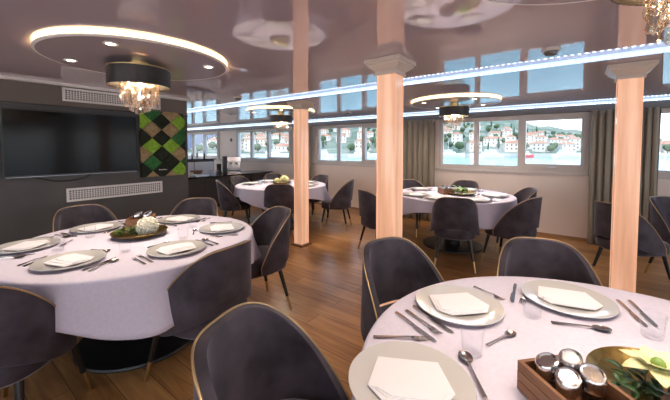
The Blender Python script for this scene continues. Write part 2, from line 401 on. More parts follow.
# ------------------------------------------------------------------ ceiling discs, chandeliers
def ceiling_disc(x, y, label):
    r = thing('ceiling_disc', label, 'ceiling light', (x, y, 0), 0, 'round ceiling discs')
    b = MB(); b.lathe([(.588, H-.033), (.598, H-.033), (.604, H-.029), (.604, H-.020), (.588, H-.020)], 72, ring=True)
    b.build('rim', M['white'], r)
    b = MB(); b.lathe([(0, H-.032), (.588, H-.032), (.588, H-.018), (0, H-.018)], 72); b.build('panel', M['disc'], r)
    b = MB(); b.lathe([(.575, H-.020), (.600, H-.020), (.600, H-.006), (.575, H-.006)], 72, ring=True); b.build('cove_light', M['cove'], r)
    b = MB(); b.lathe([(0, H-.018), (.55, H-.018), (.55, H-.001), (0, H-.001)], 48); b.build('mounting', M['white'], r)
    for k in range(4):
        a = R(-132+90*k); px, py = .47*math.cos(a), .465*math.sin(a)
        t = MB(); t.lathe([(.026, H-.036), (.042, H-.036), (.042, H-.032), (.026, H-.032)], 24, (px, py, 0), ring=True); d = t.build('downlight', M['white'], r)
        t = MB(); t.lathe([(0, H-.0352), (.034, H-.0352), (.034, H-.0322), (0, H-.0322)], 20, (px, py, 0)); t.build('lens', M['spotlens'], d)
    return r
def chandelier(x, y, label, rings):
    r = thing('chandelier', label, 'chandelier', (x, y, 0), 0, 'crystal chandeliers')
    zt, zb = 1.998, 1.868
    b = MB(); n = 120; prof = [(.203, zb), (.203, zt-.006), (.198, zt-.006), (.198, zb)]; vs = []; fs = []
    for (rr, z) in prof:
        for i in range(n):
            a = 2*PI*i/n; q = rr+(.0018 if i % 2 else 0); vs.append((q*math.cos(a), q*math.sin(a), z))
    for j in range(4):
        for i in range(n): fs.append((j*n+i, j*n+(i+1) % n, ((j+1) % 4)*n+(i+1) % n, ((j+1) % 4)*n+i))
    b.add(vs, fs); b.build('lamp_shade', M['shade'], r)
    b = MB(); b.lathe([(.203, zt-.006), (.208, zt-.006), (.208, zt), (.197, zt)], 64, ring=True); b.lathe([(0, zt+.002), (.06, zt+.002), (.06, H-.0325), (0, H-.0325)], 24)
    b.lathe([(.198, zt-.012), (.2, zt-.002), (.05, zt-.002), (.05, zt-.012)], 48, ring=True)
    b.build('mounting_plate', M['brass'], r)
    for k in range(4):
        a = PI/4+k*PI/2; t = MB(); t.ball((.11*math.cos(a), .11*math.sin(a), zb+.07), .022, 12, 8); t.build('bulb', M['bulb'], r)
        t = MB(); t.cyl((.11*math.cos(a), .11*math.sin(a), zb+.09), (.11*math.cos(a), .11*math.sin(a), zt-.012), .012, n=8); t.build('lamp_holder', M['brass'], r)
    b = MB()
    for (rad, cnt, top, bot) in rings: b.tube([(rad*math.cos(2*PI*i/24), rad*math.sin(2*PI*i/24), top+.004) for i in range(24)], .003, 5, True)
    for k in range(6): a = k*PI/3; b.cyl((.03*math.cos(a), .03*math.sin(a), zb+.024), (.199*math.cos(a), .199*math.sin(a), zb+.024), .003, n=5)
    b.build('hanging_frame', M['chrome'], r)
    protos = {}
    rn = random.Random(11)
    for (rad, cnt, top, bot) in rings:
        for k in range(cnt):
            a = 2*PI*(k+.5*(rad < .1))/cnt; dz = rn.choice((0, .02, .035))
            key = (rad, dz)
            if key not in protos:
                t = MB(); z = top
                t.cyl((0, 0, bot+dz+.04), (0, 0, top), .0008, n=4)
                while z > bot+dz+.055: t.ball((0, 0, z-.006), .0055, 6, 4); z -= .0135
                t.lathe([(.0005, bot+dz), (.0085, bot+dz+.012), (.006, bot+dz+.026), (.0015, bot+dz+.042)], 6)
                protos[key] = t.mesh('crystal_strand', M['crystal'], False)
            o = bpy.data.objects.new('crystal_strand', protos[key]); COL.objects.link(o); o.parent = r; o.location = (rad*math.cos(a), rad*math.sin(a), 0); o.rotation_euler.z = rn.random()*6
    l = bpy.data.lights.new('chandelier_light', 'POINT'); l.energy = 13 if x < 2 else 30; l.color = (1, .80, .60); l.shadow_soft_size = .02
    lo = bpy.data.objects.new('chandelier_light', l); COL.objects.link(lo); lo.location = (x, y, zb+.045)
    return r
RING_FULL = [(.122, 34, 1.89, 1.745), (.095, 28, 1.89, 1.71), (.065, 20, 1.89, 1.685), (.03, 9, 1.89, 1.665)]
RING_LITE = [(.122, 24, 1.89, 1.745), (.085, 16, 1.89, 1.70), (.04, 9, 1.89, 1.67)]
TC = dict(left=(1.004, 2.572), near=(1.191, -.196), mid=(4.70, 1.40), back=(4.026, 4.261))
ceiling_disc(1.055, 2.60, 'big round lit disc set in the ceiling above the television side table')
ceiling_disc(*TC['near'], 'round lit ceiling disc above the nearest table, mostly outside the top corner')
ceiling_disc(*TC['mid'], 'round lit ceiling disc before the middle sea windows right of the centre column')
ceiling_disc(*TC['back'], 'round lit ceiling disc seen behind the farthest column')
chandelier(1.03, 2.59, 'black drum chandelier with crystal strands in front of the moss panel', RING_FULL)
chandelier(1.235, -.27, 'crystal chandelier hanging into the top right corner above the nearest table', RING_FULL)
chandelier(*TC['mid'], 'small looking black drum chandelier before the middle sea windows', RING_LITE)
chandelier(*TC['back'], 'farthest black drum chandelier, half hidden by the back column', RING_LITE)
def det(x, y, label):
    r = thing('smoke_detector', label, 'detector', (x, y, 0))
    b = MB(); b.lathe([(.02, H-.045), (.034, H-.04), (.04, H-.028), (.04, H-.018)], 24); b.build('sensor_head', M['frame_dark'], r)
    b = MB(); b.lathe([(.05, H-.018), (.055, H-.012), (.055, H), (.0, H)], 24); b.build('base', M['frame'], r)
det(2.596, .144, 'round smoke detector on the ceiling between the centre and right columns')
det(4.888, 3.381, 'small round smoke detector on the ceiling right of the back column')
det(2.58, 3.531, 'round smoke detector on the ceiling between big disc and back column')

# ------------------------------------------------------------------ chairs
def make_chair(label):
    r = thing('dining_chair', label, 'chair', (0, 0, 0), 0)
    # seat cushion
    b = MB(); n = 40
    def outl(a, s):
        c, q = math.cos(a), math.sin(a); e = .62
        x = .236*math.copysign(abs(c)**e, c); y = .25*math.copysign(abs(q)**e, q)
        x *= 1+.04*(y/.25)
        return (x*s, (y*1.05 if y < 0 else y)*s+.005)
    lay = [(.355, .80), (.36, .92), (.375, .985), (.41, 1.0), (.455, .995), (.475, .955), (.486, .86), (.492, .55), (.494, .02)]
    vs = [(*outl(2*PI*i/n, s), z) for z, s in lay for i in range(n)]
    fs = [(j*n+i, j*n+(i+1) % n, (j+1)*n+(i+1) % n, (j+1)*n+i) for j in range(len(lay)-1) for i in range(n)] + [tuple(reversed(range(n)))]
    b.add(vs, fs); b.build('seat', M['velvet'], r)
    # backrest shell
    A = R(105); ZT = .858
    def pl(a, z, off):
        k = (z-.38)/.465; rx = .268-.052*k+off; ry = .235+.050*k+off
        x = rx*math.copysign(abs(math.sin(a))**.70, math.sin(a)); y = -ry*math.copysign(abs(math.cos(a))**.74, math.cos(a))
        if y > 0: y *= .8
        return Vector((x, y-.01, z))
    yb_, yf_ = pl(0, .6, 0).y, pl(A, .6, 0).y
    def zt(a):
        q = (pl(a, .6, 0).y-yb_)/(yf_-yb_); return ZT-.035*min(1, abs(pl(a, .8, 0).x)/.216)**4-.375*max(0, q)**1.75
    def zb(a):
        c = max(0, math.cos(a)); return .385+.105*c**1.1
    pt = pl
    nu, nv = 41, 9; vs = []
    rimr = []
    for side, off in ((0, 0.017), (1, -.017)):
        for j in range(nv):
            for i in range(nu):
                a = -A+2*A*i/(nu-1); z = zb(a)+(zt(a)-zb(a))*j/(nv-1)
                vs.append(pt(a, z, off))
    fs = []; K = nu*nv
    for j in range(nv-1):
        for i in range(nu-1):
            q = (j*nu+i, j*nu+i+1, (j+1)*nu+i+1, (j+1)*nu+i); fs.append(q); fs.append(tuple(K+t for t in reversed(q)))
    for i in range(nu-1):
        fs.append((i+1, i, K+i, K+i+1)); t = (nv-1)*nu; fs.append((t+i, t+i+1, K+t+i+1, K+t+i))
    for j in range(nv-1):
        fs.append((j*nu, (j+1)*nu, K+(j+1)*nu, K+j*nu)); t = nu-1; fs.append(((j+1)*nu+t, j*nu+t, K+j*nu+t, K+(j+1)*nu+t))
    b = MB(); b.add(vs, fs); b.build('backrest', M['velvet'], r, bevel=.007, angle=50)
    # piping along the outer rim
    path = []
    for i in range(61):
        a = -A+2*A*i/60; path.append(pt(a, zt(a)+.001, .0175))
    path = [pt(-A, zb(-A), .0175)]+path+[pt(A, zb(A), .0175)]
    b = MB(); b.tube(path, .0042, 6); tag(b.build('piping', M['piping'], r), 'bronze piping')
    for sx in (-1, 1):
        for sy in (-1, 1):
            t0 = Vector((sx*.165, sy*.165+.01, .36)); t1 = Vector((sx*.225, sy*.235, 0))
            m_ = t0.lerp(t1, .66)
            b = MB(); b.cyl(t0, m_, .019, .0135, 12); lg = b.build('leg', M['leg'], r)
            b = MB(); b.cyl(m_, t1, .0137, .010, 12); tag(b.build('leg_tip', M['brass'], lg), 'brass leg tip')
    return r
def toward(x, y, t, extra=0):
    dx, dy = TC[t][0]-x, TC[t][1]-y; l = math.hypot(dx, dy); return (dx/l, dy/l)
BACK = .285
chairs = [
 # top of back (x, y), facing, label
 (.95, 3.80, toward(.95, 3.80, 'left'), 'grey velvet chair between the left table and the wall under the television'),
 (1.90, 3.31, toward(1.90, 3.31, 'left'), 'grey velvet chair at the back of the left table before the bar'),
 (2.06, 2.16, (-.97, .25), 'grey velvet chair turned sideways right of the left table'),
 (1.10, 1.565, (-.14, .99), 'grey velvet chair pushed in at the front of the left table, back towards us'),
 (.05, 2.04, (.72, .69), 'grey velvet chair cut by the left edge of the photo at the left table'),
 (.595, .895, (.30, -.95), 'large looking grey velvet chair at the bottom centre, left of the nearest table'),
 (1.71, .915, (-.40, -.92), 'grey velvet chair before the centre column behind the nearest table'),
 (2.28, .165, toward(2.28, .165, 'near'), 'grey velvet chair behind the nearest table, left of the right column'),
 (3.66, 1.06, toward(3.66, 1.06, 'mid'), 'dark velvet chair at the front of the middle table, back towards us'),
 (4.25, .33, (.30, .95), 'dark velvet chair on the near right of the middle table, seen sideways'),
 (5.15, .45, toward(5.15, .45, 'mid'), 'dark velvet chair on the far right of the middle table before the window wall'),
 (5.70, 1.47, (-1, 0), 'dark velvet chair behind the middle table under the sea window'),
 (5.20, 2.32, toward(5.20, 2.32, 'mid'), 'dark velvet chair behind the middle table in front of the gathered curtain'),
 (3.57, 2.23, (.86, -.5), 'dark velvet chair half hidden by the centre column, left of the middle table'),
 (3.36, 3.60, toward(3.36, 3.60, 'back'), 'dark velvet chair at the front of the farthest table beside the back column'),
 (3.12, 4.86, toward(3.12, 4.86, 'back'), 'dark velvet chair on the left of the farthest table, seen sideways'),
 (3.80, 5.30, toward(3.80, 5.30, 'back'), 'dark velvet chair behind the left of the farthest table against the bar'),
 (4.68, 5.18, toward(4.68, 5.18, 'back'), 'dark velvet chair behind the yellow flowers of the farthest table'),
 (4.62, 3.10, (-.42, .91), 'dark velvet chair standing free right of the back column'),
 (5.10, 4.15, toward(5.10, 4.15, 'back'), 'dark velvet chair right of the farthest table close to the window wall'),
 (4.26, -.28, (.68, -.73), 'dark velvet chair mostly hidden behind the right column, its seat showing right'),
 (5.15, -.80, (-.72, -.69), 'dark velvet chair at the right edge of the photo under the window'),
]
ch0 = None
for (x, y, d, lab) in chairs:
    l = math.hypot(*d); d = (d[0]/l, d[1]/l)
    loc = (x+d[0]*BACK, y+d[1]*BACK, 0); rz = face(*d)
    if ch0 is None:
        ch0 = make_chair(lab); ch0.location = loc; ch0.rotation_euler.z = rz; ch0['group'] = 'velvet dining chairs'
    else: dup(ch0, loc, rz, lab, 'velvet dining chairs')

# ------------------------------------------------------------------ tables and cloths
TR = .80; ZT = .75
def table(key, desc, clothdesc, ph, folds, seed):
    x, y = TC[key]
    r = thing('dining_table', 'round pedestal table %s' % desc, 'table', (x, y, 0), 0, 'round dining tables')
    b = MB(); b.lathe([(0, 0), (.41, 0), (.415, .01), (.41, .022), (.10, .03), (0, .03)], 56); b.build('base', M['black'], r)
    b = MB(); b.lathe([(.11, .03), (.11, .70), (.2, .715), (.2, .722)], 32); b.build('pedestal', M['black'], r)
    b = MB(); b.lathe([(0, .722), (TR-.02, .722), (TR, .73), (TR, .74), (TR-.01, .745), (0, .745)], 72); b.build('tabletop', M['black'], r)
    rn = random.Random(seed); fp = [rn.random()*6.28 for _ in range(4)]
    def fn(u, v):
        a = 2*PI*u
        if v <= .5:
            q = v/.5; return Vector((q*.795*math.cos(a), q*.795*math.sin(a), ZT))
        q = (v-.5)/.5
        drop = .228+.066*math.cos(4*(a-ph))+.012*math.sin(3*a+fp[0])
        cor = max(0, math.cos(4*(a-ph)))
        wave = (.5+.5*math.sin(folds*a+fp[1]+.8*math.sin(2*a+fp[2])))*.7+.3*(.5+.5*math.sin(folds*1.7*a+fp[3]))
        if q < .14:
            t = q/.14*PI/2; rad = .795+.016*math.sin(t); z = ZT-.016*(1-math.cos(t))
        else:
            s = (q-.14)/.86; z = ZT-.016-(drop-.016)*s
            rad = .811+s*(.004+.125*wave*s**.35*(.45+.55*cor))
        return Vector((rad*math.cos(a), rad*math.sin(a), z))
    b = MB(); nu = 168; ring = [.02, .3, .7, .95, 1.0]
    vv = [k*.5 for k in ring]+[.5+.5*k for k in (.05, .1, .14, .22, .34, .48, .64, .8, .92, 1.0)]
    vs = [fn(i/nu, v) for v in vv for i in range(nu)]
    fs = [(j*nu+i, j*nu+(i+1) % nu, (j+1)*nu+(i+1) % nu, (j+1)*nu+i) for j in range(len(vv)-1) for i in range(nu)]
    fs.append(tuple(range(nu)))
    b.add(vs, fs); o = b.build('tablecloth', M['cloth'], None, angle=80); o.location = (x, y, 0)
    tag(o, 'white tablecloth draped over the round table %s' % clothdesc, 'tablecloth', 'white tablecloths')
    m = o.modifiers.new('solid', 'SOLIDIFY'); m.thickness = .002; m.offset = -1
table('left', 'on a wide black disc base, left beneath the television', 'at the left beneath the television', R(-114), 9, 1)
table('near', 'nearest to us at the bottom right', 'nearest to us at the bottom right', R(100), 10, 2)
table('mid', 'in the middle distance before the sea windows', 'in the middle distance before the sea windows', R(-140), 12, 3)
table('back', 'farthest back beside the bar', 'farthest back beside the bar', R(-150), 12, 4)

# ------------------------------------------------------------------ tableware
ZC = ZT+.0005
def plate_mesh():
    b = MB(); b.lathe([(0, .004), (.085, .004), (.095, .006), (.12, .013), (.165, .020), (.172, .021), (.173, .018), (.16, .014), (.1, .001), (0, .0)], 56)
    return b.mesh('dinner_plate', M['plate'])
PM = plate_mesh()
def napkin_mesh():
    b = MB()
    def sheet(pts, z, th, cv):
        n = len(pts); cxm = sum(p[0] for p in pts)/n; cym = sum(p[1] for p in pts)/n
        vs = []
        for lev, zz in ((1, z), (1, z+th)):
            for (x, y) in pts: vs.append((x, y, zz+cv*(x-cxm)**2))
        vs += [(cxm, cym, z+.0005), (cxm, cym, z+th+.001)]
        fs = [(i, (i+1) % n, n+(i+1) % n, n+i) for i in range(n)] + [((i+1) % n, i, 2*n) for i in range(n)] + [(n+i, n+(i+1) % n, 2*n+1) for i in range(n)]
        b.add(vs, fs)
    sheet([(-.115, -.04), (-.075, -.085), (.075, -.085), (.115, -.04), (.09, .085), (-.09, .085)], .0, .0035, .3)
    sheet([(-.105, -.045), (-.06, -.078), (.075, -.080), (.108, -.035), (.08, .058), (-.085, .06)], .004, .003, .25)
    sheet([(-.095, -.05), (-.05, -.074), (.074, -.075), (.1, -.035), (.07, .032), (-.08, .034)], .0075, .003, .2)
    return b.mesh('napkin', M['napkin'], True, 25)
NM = napkin_mesh()
def tumbler_mesh():
    b = MB(); b.lathe([(0, 0), (.027, 0), (.030, .004), (.037, .085), (.0365, .088), (.0345, .085), (.028, .012), (0, .010)], 28)
    return b.mesh('tumbler', M['tumbler'])
GM = tumbler_mesh()
def cut_mesh(kind):
    b = MB(); Ln = {'knife': .22, 'fork': .195, 'spoon': .19, 'teaspoon': .15, 'dessert_fork': .16}[kind]
    # lies along +Y, handle end at y=0
    def bar(st):   # st: (y, halfwidth, z, thickness)
        vs = []; fs = []
        for (y, w, z, t) in st: vs += [(-w, y, z-t), (w, y, z-t), (w*.85, y, z+t), (-w*.85, y, z+t)]
        for j in range(len(st)-1):
            for i in range(4): fs.append((j*4+i, j*4+(i+1) % 4, (j+1)*4+(i+1) % 4, (j+1)*4+i))
        fs += [(3, 2, 1, 0), tuple((len(st)-1)*4+i for i in range(4))]
        b.add(vs, fs)
    if kind == 'knife':
        bar([(0, .006, .004, .0028), (.03, .0075, .004, .003), (.09, .006, .004, .003), (.1, .0055, .004, .0025)])
        b.prism([(-.006, .10), (.005, .10), (.011, .125), (.0115, .18), (.006, .212), (-.002, Ln), (-.006, .205)], .0032, .0048)
    else:
        s = Ln/.195; hl = .125*s
        bar([(0, .0075*s, .0035, .002), (.02*s, .007*s, .004, .002), (.08*s, .0035*s, .007, .0016), (hl, .0035*s, .009, .0016), (hl+.012*s, .006*s, .008, .0014)])
        if 'fork' in kind:
            bar([(hl+.012*s, .006*s, .008, .0014), (hl+.022*s, .0115*s, .006, .0012), (hl+.034*s, .0125*s, .0045, .0012)])
            for k in range(4):
                xx = (-.0105+.007*k)*s
                b.tube([(xx, hl+.033*s, .0045), (xx, hl+.05*s, .004), (xx, Ln, .0075)], [.0017, .0016, .0009], 5)
        else:
            L0 = hl+.008*s; Lb = Ln-L0; wb = .021*s
            def fn(u, v):
                a = 2*PI*u; q = v
                return (wb*q*math.sin(a)*(1-.12*math.cos(a)), L0+Lb/2-Lb/2*q*math.cos(a), .0025+.0075*q*q)
            b.grid(fn, 21, 7, True); 
            def fn2(u, v): p = fn(u, v); return (p[0], p[1], p[2]-.0015)
            b.grid(fn2, 21, 7, True)
    return b.mesh(kind, M['steel'])
CM = {k: cut_mesh(k) for k in ('knife', 'fork', 'spoon', 'teaspoon', 'dessert_fork')}
def put(name, me, x, y, z, rz, label, cat, group):
    o = bpy.data.objects.new(name, me); COL.objects.link(o); o.location = (x, y, z); o.rotation_euler = (0, 0, rz)
    return tag(o, label, cat, group)
def cutlery(kind, x0, y0, x1, y1, label, grp):
    d = (x1-x0, y1-y0); nm = {'teaspoon': 'teaspoon'}.get(kind, kind)
    return put(nm, CM[kind], x0, y0, ZC+.0008, face(*d), label, kind.replace('_', ' ').replace('dessert ', ''), grp)
# nearest table, piece by piece
g = 'tableware on the nearest table'
for (x, y, rz, lab, nrz) in ((.82, .355, R(10), 'at the bottom of the photo on the nearest table', R(-62)), (1.357, .375, R(0), 'near the centre column on the nearest table', R(-45)), (1.695, .012, R(0), 'near the right column on the nearest table', R(-75))):
    put('dinner_plate', PM, x, y, ZC, rz, 'wide grey porcelain plate '+lab, 'plate', g)
    put('napkin', NM, x+.0, y-.0, ZC+.0125, nrz, 'folded white napkin on the plate '+lab, 'napkin', g)
put('tumbler', GM, 1.074, .251, ZC, 0, 'clear tumbler between the bottom plate and the teaspoon', 'glass', g)
put('tumbler', GM, 1.46, .119, ZC, 0, 'clear tumbler between the two rear plates of the nearest table', 'glass', g)
put('tumbler', GM, 1.554, -.235, ZC, 0, 'clear tumbler at the right edge of the nearest table', 'glass', g)
put('tumbler', GM, 1.62, -.34, ZC, 0, 'clear tumbler cut by the right edge of the photo', 'glass', g)
cutlery('fork', .955, .55, 1.066, .379, 'steel fork lying above the bottom plate of the nearest table', g)
cutlery('knife', 1.155, .56, 1.06, .365, 'steel knife nearest us in the trio left of the rear plate', g)
cutlery('fork', 1.195, .536, 1.107, .363, 'steel fork in the middle of the trio left of the rear plate', g)
cutlery('knife', 1.245, .525, 1.144, .325, 'steel knife touching the rear plate, farthest of its trio', g)
cutlery('teaspoon', 1.143, .22, 1.337, .13, 'teaspoon lying free between two tumblers, bowl to the right', g)
cutlery('spoon', .894, .174, 1.011, .247, 'spoon pointing up beside the bottom plate, its bowl farthest from us', g)
cutlery('dessert_fork', 1.60, .37, 1.505, .185, 'small fork right of the rear plate on the nearest table', g)
cutlery('knife', 1.745, .215, 1.56, .2, 'steel knife left of the plate by the right column, farther one', g)
cutlery('fork', 1.735, .175, 1.58, .165, 'steel fork left of the plate by the right column', g)
cutlery('spoon', 1.444, .056, 1.507, -.127, 'dessert spoon lying in front of the plate by the right column', g)
cutlery('knife', 1.83, -.165, 1.668, -.217, 'left one of two knives right of the plate by the right column', g)
cutlery('knife', 1.855, -.205, 1.706, -.245, 'right one of two knives right of the plate by the right column', g)
# other tables: settings by angle
def settings(key, desc, items, rad=.57):
    cx, cy = TC[key]
    gq = 'tableware on the %s' % desc
    for (px, py, where) in items:
        a = math.atan2(py-cy, px-cx); u = Vector((math.cos(a), math.sin(a), 0)); w = Vector((-math.sin(a), math.cos(a), 0)); p = Vector((px, py, 0))
        full = '%s of the %s' % (where, desc)
        put('dinner_plate', PM, px, py, ZC, 0, 'grey porcelain plate at the '+full, 'plate', gq)
        put('napkin', NM, px, py, ZC+.0125, a-PI/2+R(random.uniform(-25, 25)), 'folded white napkin at the '+full, 'napkin', gq)
        q = p-u*.22+w*.16; put('tumbler', GM, q.x, q.y, ZC, 0, 'clear tumbler beside the plate at the '+full, 'glass', gq)
        for kind, off, nm in (('fork', -.195, 'fork'), ('dessert_fork', -.235, 'small fork'), ('knife', .195, 'knife'), ('spoon', .235, 'spoon')):
            s = p+w*off+u*.10; e = p+w*off-u*.10
            cutlery(kind, s.x, s.y, e.x, e.y, 'steel %s beside the plate at the %s' % (nm, full), gq)
        s = p-u*.215-w*.09; e = p-u*.205+w*.06
        cutlery('teaspoon', s.x, s.y, e.x, e.y, 'teaspoon above the plate at the '+full, gq)
settings('left', 'left table', [(.529, 2.328, 'front left side'), (.439, 2.912, 'far left side'), (.886, 3.12, 'television side'), (1.457, 2.881, 'rear right side'), (1.5, 2.287, 'right side'), (1.012, 2.048, 'front side')])
settings('mid', 'middle table', [(4.22, 1.76, 'left front side'), (4.24, .98, 'right front side'), (4.80, .86, 'right side'), (5.22, 1.33, 'window side'), (4.86, 1.95, 'curtain side'), (4.09, 1.40, 'near side')])
settings('back', 'farthest table', [(3.761, 4.759, 'left side'), (4.194, 4.80, 'bar side'), (4.55, 4.072, 'window side'), (3.62, 3.9, 'near side'), (4.12, 3.72, 'column side')])

# ------------------------------------------------------------------ centrepieces
def caddy(ax, ay, rz, label, glabel, detail=True):
    # local: x along the short end, y along the long side, corner at origin
    r = thing('condiment_box', label, 'box', (ax, ay, ZC), rz)
    w, l, h = .168, .22, .082; t = .011
    for nm, x0, x1, y0, y1 in (('side_panel', 0, t, 0, l), ('side_panel', w-t, w, 0, l), ('end_panel', t, w-t, 0, t), ('end_panel', t, w-t, l-t, l)):
        b = MB()
        for k in range(3): b.bb(x0, x1, y0, y1, .004+k*.027, .004+k*.027+.0245)
        b.bb(x0+.002, x1-.002, y0+.002, y1-.002, .004, h-.004)
        b.build(nm, M['wood'], r, smooth=False)
    b = MB(); b.bb(t, w-t, t, l-t, 0, .008); b.build('bottom_panel', M['wood'], r, smooth=False)
    rot = Matrix.Rotation(rz, 3, 'Z')
    k = 0
    for (x, y, what) in ((.05, .175, 'pepper'), (.122, .175, 'salt'), (.05, .112, 'salt'), (.122, .112, 'pepper')):
        p = rot @ Vector((x, y, 0)); q = thing('shaker', glabel[k], 'shaker', (ax+p.x, ay+p.y, ZC+.009), rz+k*.3); k += 1
        b = MB(); b.lathe([(0, 0), (.024, 0), (.026, .003), (.026, .062), (.0245, .062), (.0245, .004), (0, .003)], 20); b.build('glass_body', M['tumbler'], q)
        b = MB(); b.lathe([(0, .005), (.0235, .005), (.0235, .036), (0, .036)], 18); b.build('contents', M[what], q)
        b = MB(); n = 24; vs = []; 
        for (rr, z, s) in ((.0272, .058, 0), (.0275, .06, 0), (.0275, .094, 1), (.0255, .099, 1), (.021, .1, 1), (.019, .0965, 1), (.0005, .0965, 1)):
            for i in range(n):
                an = 2*PI*i/n; vs.append((rr*math.cos(an), rr*math.sin(an), z+s*.35*rr*math.cos(an)))
        b.add(vs, [(j*n+i, j*n+(i+1) % n, (j+1)*n+(i+1) % n, (j+1)*n+i) for j in range(6) for i in range(n)]); b.build('slanted_cap', M['chrome'], q)
    return r

def shk(t): return ['%s steel capped glass shaker in the wooden box on the %s' % (w, t) for w in ('rear left', 'rear right', 'front left', 'front right')]
caddy(.838, -.049, R(-43), 'slatted brown wooden box holding four shakers on the nearest table', shk('nearest table'))
caddy(1.02, 2.90, R(-37), 'small brown wooden box of shakers behind the flowers on the left table', shk('left table'))
caddy(4.50, 1.47, R(-50), 'small brown wooden box of shakers on the middle table', shk('middle table'))
def dish(x, y, label):
    b = MB(); b.lathe([(0, .006), (.09, .006), (.14, .012), (.175, .030), (.188, .040), (.190, .038), (.178, .026), (.14, .006), (.09, 0), (0, 0)], 64)
    o = b.build('brass_dish', M['brass_dish']); o.location = (x, y, ZC); tag(o, label, 'dish', 'brass centrepiece dishes')
dish(1.17, -.23, 'round hammered brass dish with greenery and a yellow flower on the nearest table')
dish(1.02, 2.627, 'round brass dish holding white hydrangea on the left table')
dish(4.66, 1.26, 'round brass dish with green plant on the middle table')
dish(4.10, 4.33, 'round brass dish under the yellow flowers on the farthest table')
def leaf_verts(b, p, d, ln, w, droop):
    d = Vector(d).normalized(); sdx = d.cross(Vector((0, 0, 1)))
    if sdx.length < .01: sdx = Vector((1, 0, 0))
    sdx.normalize(); up = sdx.cross(d); n = 6; vs = []
    for i in range(n):
        t = i/(n-1); ww = w*math.sin(PI*min(.97, t*.9+.08)); c = Vector(p)+d*ln*t - Vector((0, 0, 1))*droop*t*t*ln
        vs += [c-sdx*ww, c-up*ww*.25, c+sdx*ww]
    b.add(vs, [q for i in range(n-1) for q in ((i*3, i*3+1, i*3+4, i*3+3), (i*3+1, i*3+2, i*3+5, i*3+4))])
def sprig(x, y, z, label, n=40, rad=.07, ln=.06, m='leaf', seed=1, hgt=.05):
    rn = random.Random(seed); r = thing('green_sprig', label, 'plant', (x, y, z))
    b = MB(); st = MB()
    for k in range(7):
        a = rn.random()*2*PI; e = Vector((rad*math.cos(a)*rn.uniform(.5, 1), rad*math.sin(a)*rn.uniform(.5, 1), hgt*rn.uniform(.4, 1)))
        st.tube([(0, 0, .003), tuple(e*.5+Vector((0, 0, .012))), tuple(e)], .0016, 5)
        for j in range(n//7):
            t = rn.uniform(.25, 1); aa = rn.random()*2*PI
            leaf_verts(b, e*t+Vector((0, 0, .004)), (math.cos(aa)+e.x*8, math.sin(aa)+e.y*8, rn.uniform(.1, .8)), ln*rn.uniform(.6, 1.1), ln*.2, rn.uniform(.1, .5))
    b.build('leaves', M[m], r, solid=.0008); st.build('stems', M['leaf'], r)
def lily(x, y, z, label, seed=2, s=1.0):
    r = thing('yellow_flower', label, 'flower', (x, y, z)); rn = random.Random(seed)
    b = MB()
    for ring, cnt, el, ln in ((0, 6, .35, .062), (1, 6, 1.0, .05)):
        for k in range(cnt):
            a = 2*PI*k/cnt+ring*.5; leaf_verts(b, (0, 0, .045*s), (math.cos(a), math.sin(a), el), ln*s, .016*s, .35)
    b.build('petals', M['petal_yellow'], r, solid=.001)
    c = MB(); c.ball((0, 0, .052*s), .011*s, 10, 6); c.build('flower_centre', M['leaf_light'], r)
    t = MB(); t.cyl((0, 0, .0), (0, 0, .045*s), .003, n=6); t.build('stem', M['leaf'], r)
def hydrangea(x, y, z, rad, label, m='petal', n=110, seed=4):
    r = thing('hydrangea', label, 'flower', (x, y, z)); rn = random.Random(seed)
    c = MB(); c.ball((0, 0, rad), rad*.82, 14, 10); c.build('flower_core', M[m], r)
    b = MB()
    for k in range(n):
        zz = 1-2*(k+.5)/n
        if zz < -.75: continue
        a = k*2.39996; q = math.sqrt(1-zz*zz); nrm = Vector((q*math.cos(a), q*math.sin(a), zz)); p = nrm*rad*rn.uniform(.86, 1.02)+Vector((0, 0, rad))
        t1 = nrm.orthogonal().normalized(); t2 = nrm.cross(t1)
        for j in range(4):
            an = j*PI/2+k; leaf_verts(b, p, t1*math.cos(an)+t2*math.sin(an)+nrm*.35, rad*.26, rad*.11, .1)
    b.build('petals', M[m], r)
    t = MB(); t.cyl((0, 0, 0), (0, 0, rad*.5), .004, n=6); t.build('stem', M['leaf'], r)
zd = ZC+.007
sprig(1.155, -.165, zd, 'dark green leafy sprig lying in the brass dish on the nearest table', 50, .08, .045, 'leaf', 5, .03)
lily(1.195, -.195, zd, 'pale yellow flower standing in the brass dish on the nearest table', 3, 1.5)
r = thing('glass_bowl', 'small glass candle bowl in the brass dish on the nearest table', 'bowl', (1.115, -.225, zd))
b = MB(); b.lathe([(0, 0), (.03, .002), (.042, .02), (.04, .045), (.038, .045), (.039, .02), (.028, .005), (0, .004)], 24); b.build('bowl_wall', M['tumbler'], r)
b = MB(); b.lathe([(0, .005), (.027, .006), (.037, .02), (.036, .03), (0, .03)], 20); b.build('filling', M['pepper'], r)
hydrangea(1.05, 2.565, zd, .070, 'white hydrangea head in the brass dish on the left table')
sprig(.975, 2.66, zd, 'green sprig beside the hydrangea in the dish on the left table', 70, .07, .05, 'leaf', 8, .07)
sprig(.91, 2.665, zd+.006, 'pale green blossoms at the left of the dish on the left table', 60, .04, .035, 'leaf_light', 9, .045)
sprig(4.66, 1.26, zd, 'spiky green plant in the dish on the middle table', 60, .10, .11, 'leaf_light', 12, .10)
hydrangea(4.14, 4.30, zd, .075, 'pale yellow green flower head on the farthest table beside the column', 'petal_yellow', 80, 6)
hydrangea(4.02, 4.36, zd, .055, 'smaller yellow flower head left of the other on the farthest table', 'petal_yellow', 60, 7)
sprig(4.05, 4.42, zd, 'green leaves around the yellow flowers on the farthest table', 60, .10, .07, 'leaf', 15, .06)

